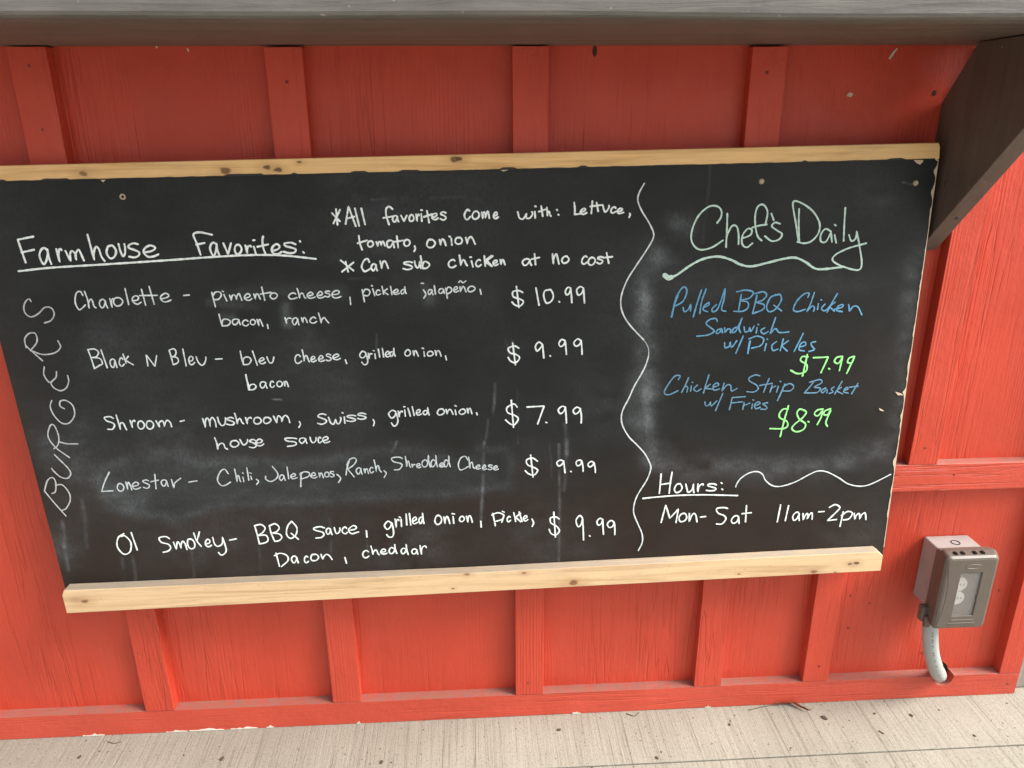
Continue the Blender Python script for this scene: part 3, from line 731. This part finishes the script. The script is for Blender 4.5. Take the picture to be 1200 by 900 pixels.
write('menu_item', W2, IW, '''
E B:72,110,185,255|~170,120 215,245|a:230,180,290,247|c:295,170,345,237|~325,150 347,212|~362,165 340,192 340,192 398,224|~500,232 488,155 488,155 550,235 550,235 562,160|B:645,108,720,227|~745,115 770,232|e:785,160,835,227|u:835,165,912,232|~975,185 1022,182
F b:65,125,150,227|~155,128 190,227|e:198,170,252,220|u:252,165,310,217|c:450,150,515,217|h:500,115,560,207|e:562,160,610,207|e:615,155,668,205|s:670,145,712,200|e:715,145,780,192|~808,190 818,216|g:905,125,970,227|r:965,140,1005,187|~1015,148 1020,180|~1005,125 1011,126|~1040,115 1050,170|~1068,110 1078,170|e:1085,125,1130,172|d:1118,100,1163,170
G o:142,175,190,227|n:200,180,245,227|~280,192 285,225|~268,168 278,170|o:300,185,350,227|n:355,180,405,227|~432,222 439,250
=
F ~*1.2 108,295 118,345 130,400|b:112,330,185,405|a:205,340,265,392|c:275,335,320,387|o:322,335,370,382|n:372,335,412,382
''', 'white handwritten line for the Black N Bleu burger')
write('menu_price', W1, PW, 'H $:148,128,238,288|9:340,120,408,240|~446,221 450,223|9:505,102,567,215|9:610,98,677,215')
write('menu_item', W2, .0023, '''
E S:190,585,270,682|h:272,575,355,685|r:370,610,420,672|o:425,615,480,680|o:485,615,545,680|m:552,610,672,667|~728,623 755,615|m:880,590,985,670|u:985,590,1050,657|s:1050,590,1110,652|h:1105,562,1178,645|r:1182,590,1240,645
F o:160,590,222,645|o:228,590,290,642|m:298,575,422,637|~485,625 493,642 482,664|s:610,565,680,647|w:685,590,782,647|~800,592 805,635|~785,562 792,563|s:815,575,885,627|s:890,560,957,612|~1003,610 1012,628 1006,652
G g:28,600,102,720|r:95,605,140,657|~145,602 150,645|~138,580 146,580|~168,590 185,645|~198,580 212,640|e:222,595,270,642|d:270,578,322,642|o:370,590,430,642|n:432,592,490,637|~500,602 506,635|~498,572 508,575|o:522,592,578,637|n:580,585,622,632|~650,622 655,636
=
E h:965,735,1065,824|o:1075,752,1145,807
F u:62,745,125,792|s:130,745,185,812|e:172,742,242,797|S:380,735,470,802|a:480,735,545,782|u:555,730,607,777|c:612,730,650,777|e:645,725,705,777
''', 'white handwritten line for the Shroom burger')
write('menu_price', W1, PW, 'H $:130,530,228,728|~285,582 405,575 405,575 360,700|~418,689 424,691|9:500,572,567,697|9:605,578,672,697')
write('menu_item', W4, .0021, '''
I ~108,200 75,270 55,335 55,335 135,330|o:160,275,215,337|n:220,265,272,327|e:268,265,335,322|s:342,250,395,317|~428,215 438,315|~400,267 455,255|a:470,250,530,302|~545,252 562,310 562,310 570,275 610,242|~668,270 725,260|C:865,175,965,297|h:985,175,1037,272|~1048,235 1055,265|~1045,205 1051,207|~1075,170 1090,255|~1103,228 1110,250|~1098,205 1106,207|~1143,250 1158,265 1145,285
J ~175,160 212,208 205,242 165,265 130,250 128,228|a:220,215,272,262|~278,165 290,245|e:300,205,355,250|~*1.2 376,205 375,300|~368,215 400,197 435,205 428,230 385,245|e:440,198,495,245|n:498,200,538,242|o:538,195,578,237|s:578,190,612,237|~628,215 655,242 640,272|~715,125 700,170 693,218|~698,150 720,110 752,100 765,118 745,150 705,178 705,178 750,232|a:760,165,812,217|n:815,170,855,212|c:855,160,895,207|h:885,110,945,202|~960,190 975,207 962,235
K S:110,90,192,187|h:205,85,250,167|r:252,140,285,172|e:285,135,325,172|d:322,75,390,167|d:385,75,440,167|e:445,130,490,167|d:478,78,530,167|C:578,85,655,187|h:650,90,700,177|e:702,145,745,182|e:748,145,785,187|s:788,145,825,187|e:825,150,870,187
''', 'thin white handwritten line for the Lonestar burger')
write('menu_price', W1, PW, 'L $:208,75,305,238|9:430,110,497,208|~532,194 536,196|9:565,110,624,198|9:648,120,710,205')
write('menu_item', W1, .0025, '''
I O:160,628,265,780|~262,625 305,745|S:455,648,545,767|m:555,680,660,747|o:655,665,715,742|~702,628 722,680 755,720|~742,620 726,680|e:780,665,835,727|y:830,650,935,787|~955,678 1002,668
J B:45,563,150,708|B:148,558,247,690|~310,545 282,580 275,635 303,665 340,640 347,590 315,548|~308,630 358,670|S:460,578,545,667|a:548,590,602,642|u:605,585,655,637|c:660,580,715,637|e:705,570,790,637|~836,612 840,655
K g:58,540,132,660|r:132,525,175,592|~180,532 183,580|~167,515 175,518|~215,495 220,570|~238,490 248,570|e:255,510,303,567|d:300,480,345,567|o:412,498,470,572|n:475,505,528,567|~545,512 550,558|~538,492 555,493|o:585,505,630,552|n:635,500,685,557|~740,545 743,585|~825,490 842,575|~818,502 860,485 900,500 890,530 845,545|~902,510 888,550|~893,475 905,480|c:920,505,960,552|~972,485 985,545|~1020,490 985,515 985,515 1020,547|~1010,480 1030,545|e:1035,500,1077,547|~1100,530 1111,555 1102,580
=
J ~200,770 225,860|~190,787 230,770 275,785 285,820 240,862|a:305,785,365,842|c:395,785,440,840|o:440,772,505,827|n:512,772,600,817|~685,800 696,838
K c:-95,745,-32,805|h:-38,715,30,785|e:32,735,88,780|d:90,700,155,777|d:175,700,235,782|a:250,735,305,780|r:308,712,370,782
''', 'bold white handwritten line for the Ol Smokey burger')
write('menu_price', W1, PW, 'L $:375,475,457,660|9:565,500,627,680|~664,647 668,649|9:712,520,767,640|9:785,535,847,642')
write('section_word', W3, .0021, '''
A ~158,560 145,542 120,560 107,605 120,645 160,668 210,645 255,602 300,605 322,648 300,692 255,710
Q ~90,75 118,100 150,128|~92,82 87,52 103,32 125,33 130,62 108,92|~108,92 150,106 193,100 213,80 204,58
Y ~98,45 97,85 118,120 130,126|~163,70 160,100 135,128 150,155 185,170 215,155 228,120 222,90
Y ~138,222 130,255 150,300 190,340 230,340 258,300 250,250 215,222 185,225 182,250 205,265
Y ~150,475 165,465 175,440 172,400 150,352 130,355 118,400 130,435 165,475 200,500 232,522|~175,440 220,450 275,450
Y ~152,508 185,540 225,580 238,610 220,632 185,625 150,595 138,580
Y ~100,700 150,760 213,830|~100,695 115,645 140,628 158,650 158,700 140,712|~158,668 195,668 230,710 235,750 215,790 195,800
''', 'large thin worn word BURGERS written sideways up the left edge')
write('divider_line', W2, .0022, '''
X ~755,215 749,226 747.5,235 752,247 760,260 765.5,272 765,280 757,294 745,312 735,328 728.5,345 727.5,358 731,370 739,382 754,398
X ~760,417 757,427 751.7,438 743,453 736.7,467 730,480 728,490 730,500 737,512 746,521 755,531 760.5,541 762.5,549 758,562 747,580 742.8,592 742.7,602 747,613 752,625 752.5,635 748,645
''', 'thin white wavy line dividing the board')
write('divider_line', W3, .0014, 'X ~754,398 758,404 760,410 760,417', 'faint dusty stretch of the wavy dividing line')
write('daily_heading', WG, .0026, '''
M ~325,190 345,160 348,125 325,100 280,102 225,150 190,225 187,290 225,333 290,325 355,285|~380,140 377,240 372,325 372,325 378,260 405,207 430,210 440,250 440,305|~466,272 505,255 512,228 490,222 462,258 460,305 485,322 515,300|~588,190 597,130 575,92 545,102 530,150 532,215 545,265 565,285|~515,215 550,205 592,198|~618,140 630,175|~665,195 638,188 620,208 650,232 675,250 660,278 620,288 582,262|~768,115 765,200 768,285|~765,288 750,190 735,82 775,80 840,125 878,190 872,245 835,288 795,300 758,292|~940,237 912,222 887,250 885,288 912,292 940,242 940,242 945,292|~960,255 968,298|~960,200 966,204|~1018,108 1012,200 1008,287|~1038,255 1050,287 1073,275 1080,235 1080,235 1095,320 1106,400 1097,440 1060,443 985,418 948,390 970,358 1040,325 1130,300
''', 'pale green cursive heading written above the specials')
write('wavy_line', WG, .0034, '''
M ~58,482 100,475 180,420 250,385 330,372 400,390 450,415 510,425 600,405 680,385 745,378 800,400 850,435 900,440 1000,428
M ~*2.2 42,474 62,488 76,484
''')
write('daily_special', BLU, BWD, '''
N ~*1.25 78,190 97,110 112,75|~100,90 130,40 152,30 160,58 140,105 102,130|~140,140 147,162 167,152 182,122 182,122 180,158|~240,45 215,120 195,190|~265,40 240,110 230,172|~250,140 277,128 280,113 258,128 248,152 272,162|~320,125 297,148 302,163 328,145 358,65 368,38 362,90 348,150 370,160|~455,70 447,115 440,152|~430,55 480,46 520,58 500,88 455,102 490,112 490,142 460,160 415,160|~540,75 528,125 515,172|~530,65 575,55 592,75 570,100 540,112 578,125 572,150 520,172|~640,70 610,90 592,135 605,163 640,148 670,102 664,70 635,75|~632,128 672,158|~815,85 822,62 790,70 752,110 736,150 757,162 800,150|~850,60 825,130 808,162 808,162 838,132 850,142 845,160|~872,120 866,150|~886,98 889,100|~908,122 888,145 905,158 928,140|~975,65 945,115 918,165|~962,112 930,135 930,135 958,160|~960,150 1000,138 1004,124 980,132 970,155 1000,163|~1035,125 1040,160 1040,160 1060,135 1085,137 1105,178
=
N ~325,215 318,200 285,205 265,227 290,250 308,268 275,288 215,295|~347,255 325,262 320,280 335,277 350,255 350,255 352,276|~365,250 366,276 366,276 382,256 396,258 396,276|~437,245 412,255 407,275 427,265 460,195 460,195 442,248 450,275|~470,245 475,272 495,265 500,247 505,270 525,240|~540,250 535,277|~545,231 548,232|~582,250 560,265 575,282 600,270|~640,195 625,240 610,282 610,282 640,255 660,275 712,272
=
N ~365,332 367,357 390,350 395,327 402,355 430,320|~465,295 425,387|~*1.3 502,322 496,350 490,387|~497,310 540,295 575,310 560,345 510,360|~590,335 580,372|~594,311 597,312|~645,325 620,345 626,372 652,365|~682,310 665,372|~710,320 672,347 672,347 702,375|~790,280 765,330 740,377|~767,355 800,345 800,327 777,335 767,368 795,375|~857,325 832,332 837,350 850,367 820,378
''', 'blue cursive lines for the pulled chicken sandwich')
write('daily_price', GRN, GW, '''
N ~815,407 785,406 776,428 808,450 803,485 760,498 722,480|~812,395 785,510|~845,412 925,408 925,408 885,492|~928,471 932,473|~1002,405 972,410 958,432 980,442 1002,407 1002,407 985,480|~1062,405 1037,415 1030,437 1052,437 1068,402 1068,402 1025,495
''', 'lime green handwritten price of the sandwich')
write('daily_special', BL2, .0023, '''
N ~115,530 123,510 95,512 57,560 38,600 62,612 112,590|~170,520 150,565 130,602 130,602 150,568 165,572 160,597|~185,565 180,592|~189,544 192,545|~217,560 198,580 213,594 237,580|~280,505 263,555 250,602|~287,555 257,577 257,577 302,582|~302,572 332,560 322,548 302,565 307,587 337,580|~362,550 350,592 350,592 377,560 397,562 402,592 432,577|~555,510 530,505 497,522 502,540 537,560 545,582 520,597 485,595|~605,525 590,560 575,597|~555,562 622,550|~622,560 610,597|~615,577 640,565|~655,567 645,597|~664,540 667,541|~*1.2 690,555 670,600 650,642|~680,570 715,552 738,567 720,590 680,592|~845,545 820,575 795,602|~825,545 880,530 890,547 850,570 882,577 862,600 802,602|~912,575 887,590 895,602 917,582 917,602|~957,570 940,582 952,597 930,604|~1000,540 980,572 960,607|~995,572 967,590 967,590 1002,607|~1010,590 1032,580 1022,572 1007,595 1032,603|~1085,550 1067,580 1050,607|~1040,572 1087,565
=
N ~258,650 262,672 282,665 287,650 292,672 322,645|~355,605 315,697|~405,630 390,692|~405,628 475,622|~400,657 460,650|~470,655 462,690|~465,672 500,657|~515,662 510,687|~518,640 521,641|~525,672 557,660 547,650 527,665 532,687 557,680|~597,655 572,662 592,677 590,690 560,690
''', 'blue cursive lines for the chicken strip basket')
write('daily_price', GRN, GW, '''
N ~708,690 682,690 661,715 665,738 700,755 705,780 680,795 610,795|~710,672 687,750 665,837|~800,700 772,690 756,712 770,745 802,770 790,800 752,812 728,795 745,770 785,737 806,707 795,695|~816,757 820,759|~897,690 867,695 850,715 868,726 895,697 895,697 885,735 865,772|~937,688 907,700 900,718 920,721 940,692 940,692 912,758 920,782
''', 'lime green handwritten price of the basket')
write('hours_heading', W1, .0026, '''
O ~130,95 126,140 122,180|~178,88 170,135 165,180|~128,142 172,135|o:185,135,225,180|u2:235,135,277,180|r:287,135,322,177|s:325,135,375,172|~394,134 397,136|~397,162 400,164
''', 'white handwritten heading Hours')
write('underline', W1, .0026, 'O ~50,203 110,197 200,190 300,187 380,188 465,190')
write('hours_line', W1, .0026, '''
O ~130,308 150,232 150,232 168,290 168,290 205,250 205,250 195,308|o:205,265,245,308|n:250,265,290,308|~303,285 325,282|S:370,240,425,318|a2:435,275,475,315|~505,235 500,305|~485,270 525,265|~655,232 640,305|~690,235 675,300|a:705,260,742,302|m:750,262,797,300|~822,262 845,260|~870,242 895,230 915,242 900,262 860,300 860,300 900,295|~930,262 915,325|~922,278 950,260 970,268 955,292 930,297|m:975,262,1032,298
''', 'white handwritten line Mon-Sat 11am-2pm')
write('wavy_line', W2, .0022, 'O ~458,152 462,140 480,115 515,92 550,85 575,97 590,125 620,147 660,149 720,130 780,98 820,82 860,87 910,112 950,138 1000,149 1050,140 1138,97', 'thin white wavy line running to the right edge')

# ------------------------------------------------------------------ the outlet box
out = thing('outlet_box', 'taupe weatherproof electrical outlet box with a clear window in its cover, mounted low at right', 'outlet box', (.725, 0, .2))
metal_m = plain('grey_painted_metal', (.33, .305, .29), .42, .5, .1, 300)
cover_m = plain('taupe_plastic', (.115, .094, .076), .42, .5, .12, 500)
bm = bmesh.new(); box(bm, .688, .762, -.045, -.0006, .205, .315, .003, 3)
body = mesh_obj('back_box', bm, metal_m, out)
sub(body, out)
bm = bmesh.new()
tube(bm, [Vector((.727+.0065*math.cos(a), -.024+.0065*math.sin(a), .3155)) for a in [2*math.pi*k/24 for k in range(25)]], .0006, 6, False)
mesh_obj('knockout_ring', bm, dark_m, body, None)
# cover frame and lid
bm = bmesh.new(); box(bm, .680, .763, -.058, -.0455, .197, .322, .004, 3)
mesh_obj('cover_frame', bm, plain('taupe_plastic_frame', (.12, .098, .08), .42, .5), out)
def rrect(x0, x1, z0, z1, r, y, n=6):
    P = []
    for cx, cz, a0 in ((x1-r, z1-r, 0), (x0+r, z1-r, 90), (x0+r, z0+r, 180), (x1-r, z0+r, 270)):
        for k in range(n+1):
            a = math.radians(a0+90*k/n); P.append(Vector((cx+r*math.cos(a), y, cz+r*math.sin(a))))
    return P
def ringed(bm, loops, cap_last=True, cap_first=False):
    R = [[bm.verts.new(p) for p in L] for L in loops]; n = len(R[0])
    for A, B in zip(R, R[1:]):
        for k in range(n): bm.faces.new((A[k], A[(k+1) % n], B[(k+1) % n], B[k]))
    if cap_last: bm.faces.new(R[-1])
    if cap_first: bm.faces.new(R[0][::-1])
    bmesh.ops.recalc_face_normals(bm, faces=bm.faces); return bm
wx0, wx1, wz0, wz1 = .703, .7365, .219, .298           # window opening
bm = bmesh.new()
ringed(bm, [rrect(.6785, .7645, .1945, .3265, .007, -.0585), rrect(.6775, .7655, .1935, .3275, .007, -.066), rrect(.676, .761, .1935, .3255, .008, -.078), rrect(.6785, .7585, .196, .323, .0075, -.0815),
            rrect(.6815, .7555, .199, .320, .006, -.0825), rrect(wx0-.001, wx1+.001, wz0-.001, wz1+.001, .0015, -.0827), rrect(wx0, wx1, wz0, wz1, .001, -.082), rrect(wx0, wx1, wz0, wz1, .001, -.0785),
            rrect(wx0-.001, wx1+.001, wz0-.001, wz1+.001, .0015, -.078), rrect(.681, .7555, .199, .320, .006, -.0775), rrect(.681, .7625, .199, .322, .006, -.0585)], False)
lid = mesh_obj('lid', bm, cover_m, out); sub(lid, out)
G_ = Mat('clear_smoky_plastic', .12, .5); G_.base((.55, .52, .48)); G_.p.inputs['Transmission Weight'].default_value = .0
G_.p.inputs['Alpha'].default_value = .22
bm = bmesh.new(); box(bm, wx0+.0003, wx1-.0003, -.0808, -.0798, wz0+.0003, wz1-.0003)
mesh_obj('window_pane', bm, G_.m, lid)
for x in (.692, .7035, .7225, .735):
    bm = bmesh.new()
    # solid blocks on the lid's sloped top, the slots' shade put into their dark colour
    zt = .3272
    box(bm, x, x+.0042, -.0755, -.0690, zt-.006, zt+.0012)
    mesh_obj('vent_slot', bm, dark_m, lid)
bm = bmesh.new()
tube(bm, [Vector((.721+.0125*math.cos(a), -.0826, .3085+.0036*math.sin(a))) for a in [2*math.pi*k/28 for k in range(29)]], .0005, 6, False)
mesh_obj('oval_badge', bm, cover_m, lid)
for z, x0, x1 in ((.2105, .702, .739), (.2045, .699, .742)):
    bm = bmesh.new(); box(bm, x0, x1, -.0830, -.0824, z-.0017, z+.0017, .0003, 1); mesh_obj('raised_strip', bm, cover_m, lid)
# pull tab groove on the left of the lid
bm = bmesh.new()
tube(bm, [Vector((.6812+.0055*(1-((k-10)/10)**2), -.0822, .205+.1*k/20)) for k in range(21)], .0008, 6, False)
mesh_obj('pull_edge', bm, cover_m, lid)
# what shows through the window
bm = bmesh.new(); box(bm, .690, .752, -.052, -.0462, .205, .315); mesh_obj('device_plate', bm, plain('dark_grey_plate', (.10, .09, .085), .6), out)
recep_m = plain('white_receptacle', (.78, .76, .72), .35, .5)
bm = bmesh.new()
for z in (.270, .245):
    bmesh.ops.create_cone(bm, cap_ends=True, segments=28, radius1=.0125, radius2=.012, depth=.0135, matrix=Matrix.Translation((.7125, -.0655, z)) @ Matrix.Rotation(math.pi/2, 4, 'X'))
box(bm, .702, .722, -.0635, -.0585, .235, .280, .001)
rec = mesh_obj('receptacle', bm, recep_m, out); sub(rec, out)
bm = bmesh.new()
for z in (.270, .245):
    box(bm, .7180, .7193, -.0729, -.0724, z-.0015, z+.0015); box(bm, .7130, .7143, -.0729, -.0724, z-.002, z+.002)
mesh_obj('slot', bm, plain('grey_slot', (.2, .19, .18), .6), rec)
# latch at the lower left
bm = bmesh.new(); box(bm, .670, .6865, -.060, -.047, .192, .220, .003, 3); box(bm, .673, .683, -.067, -.0602, .186, .206, .002, 2)
mesh_obj('latch', bm, cover_m, out)

# the conduit below it
con = thing('conduit', 'light grey plastic conduit bending from the outlet box into the base rail', 'conduit', (.72, -.03, .04))
path = spline([(.7045, -.032, .2046), (.7045, -.034, .185), (.706, -.038, .155), (.7145, -.040, .115), (.733, -.035, .075), (.751, -.021, .051), (.762, -.002, .042), (.764, .008, .0405)], .004)
pvc_m = plain('grey_pvc', (.36, .38, .36), .4, .5, .08, 300, .06)
bm = bmesh.new(); tube(bm, [tuple(p) for p in path], .0121, 28); mesh_obj('pipe', bm, pvc_m, con, smooth=True)
bm = bmesh.new(); tube(bm, [tuple(p) for p in path[:5]], .0145, 28); mesh_obj('collar', bm, plain('grey_pvc_collar', (.33, .30, .28), .4), con)
ink_m = plain('faded_black_print', (.13, .13, .125), .7)
bm = bmesh.new(); nP = len(path)
for k in range(8, nP-9):
    if k % 3 == 0 or random.random() < .3: continue
    p = Vector(path[k]); t = (Vector(path[k+1])-Vector(path[k-1])).normalized()
    nrm = (Vector((-.25, -1, .15)) - t*Vector((-.25, -1, .15)).dot(t)).normalized(); sd_ = t.cross(nrm)
    c0 = p+nrm*.01215
    vv = [bm.verts.new(c0+t*a+sd_*b) for a, b in ((-.0011, -.0011), (.0011, -.0011), (.0011, .0011), (-.0011, .0011))]; bm.faces.new(vv)
bmesh.ops.recalc_face_normals(bm, faces=bm.faces)
mesh_obj('print', bm, ink_m, con)

# ------------------------------------------------------------------ litter on the pavement
leaf_m = plain('dry_leaf', (.30, .11, .05), .7, .3); twig_m = plain('grey_twig', (.16, .12, .085), .8)
def gpt(px, py, h=.0): return on_plane(px, py, (0, 0, h), Vector((0, 0, 1)))
bm = bmesh.new()
L1 = spline([gpt(908, 826, .003), gpt(924, 823, .004), gpt(936, 828, .003), gpt(948, 834, .003)], .004)
rows = []
for i, p in enumerate(L1):
    f = i/(len(L1)-1); w = .0045*math.sin(math.pi*min(1, .1+.9*f))+.0008
    p = Vector(p); rows.append([bm.verts.new(p+Vector((0, a*w, .0032*abs(a)+.001*math.sin(f*7)))) for a in (-1, -.4, .4, 1)])
for A, B in zip(rows, rows[1:]):
    for q in range(3): bm.faces.new((A[q], A[q+1], B[q+1], B[q]))
r = bmesh.ops.solidify(bm, geom=list(bm.faces), thickness=.0005)
tag(mesh_obj('dry_leaf', bm, leaf_m, None, gpt(928, 828)), 'curled reddish brown dry leaf lying against the foot of the red wall', 'leaf')
for (pts, label) in ((((878, 832), (890, 829), (906, 826)), 'thin grey twig touching the curled dry leaf by the wall'),
                     (((126, 869), (134, 871), (142, 869)), 'dark twig on the concrete near the left edge'),
                     (((734, 836), (742, 839)), 'short dark twig near the wall below the middle right, left one of two'),
                     (((744, 839), (749, 835)), 'short dark twig near the wall below the middle right, right one of two'),
                     (((1030, 856), (1036, 860)), 'short dark twig lying on open concrete left of the outlet')):
    bm = bmesh.new(); P = [gpt(*q, .0012) for q in pts]
    tube(bm, [tuple(p) for p in spline([tuple(q) for q in P], .003)], .0008, 8)
    tag(mesh_obj('twig', bm, twig_m, None, gpt(*pts[0])), label, 'twig', 'twigs on the concrete')
bm = bmesh.new()
for k in range(80):
    px, py = random.uniform(-20, 1220), random.uniform(815, 905)
    p = gpt(px, py, .0008)
    if p.y > -T-.004: continue
    s_ = random.choice((.0004, .0006, .0008, .0012))
    bmesh.ops.create_icosphere(bm, subdivisions=1, radius=s_, matrix=Matrix.Translation(p) @ Matrix.Rotation(random.uniform(0, 6), 4, 'Z') @ Matrix.Diagonal((1.7, 1, .5, 1)))
for px, py, s_ in ((93, 887, .0028), (260, 889, .0035), (655, 855, .003), (855, 849, .0022), (770, 888, .0025), (1025, 836, .002), (966, 841, .0045), (447, 893, .003), (1068, 838, .0028), (1142, 862, .002)):
    bmesh.ops.create_icosphere(bm, subdivisions=1, radius=s_, matrix=Matrix.Translation(gpt(px, py, .001)) @ Matrix.Rotation(random.uniform(0, 6), 4, 'Z') @ Matrix.Diagonal((1.5, 1, .35, 1)))
for v in bm.verts: v.co += Vector((random.uniform(-.0003, .0003), random.uniform(-.0003, .0003), 0))
o = mesh_obj('grit', bm, plain('dark_grit', (.09, .06, .045), .9)); o['kind'] = 'stuff'

for o in list(bpy.data.objects):
    if '_o' in o: del o['_o']
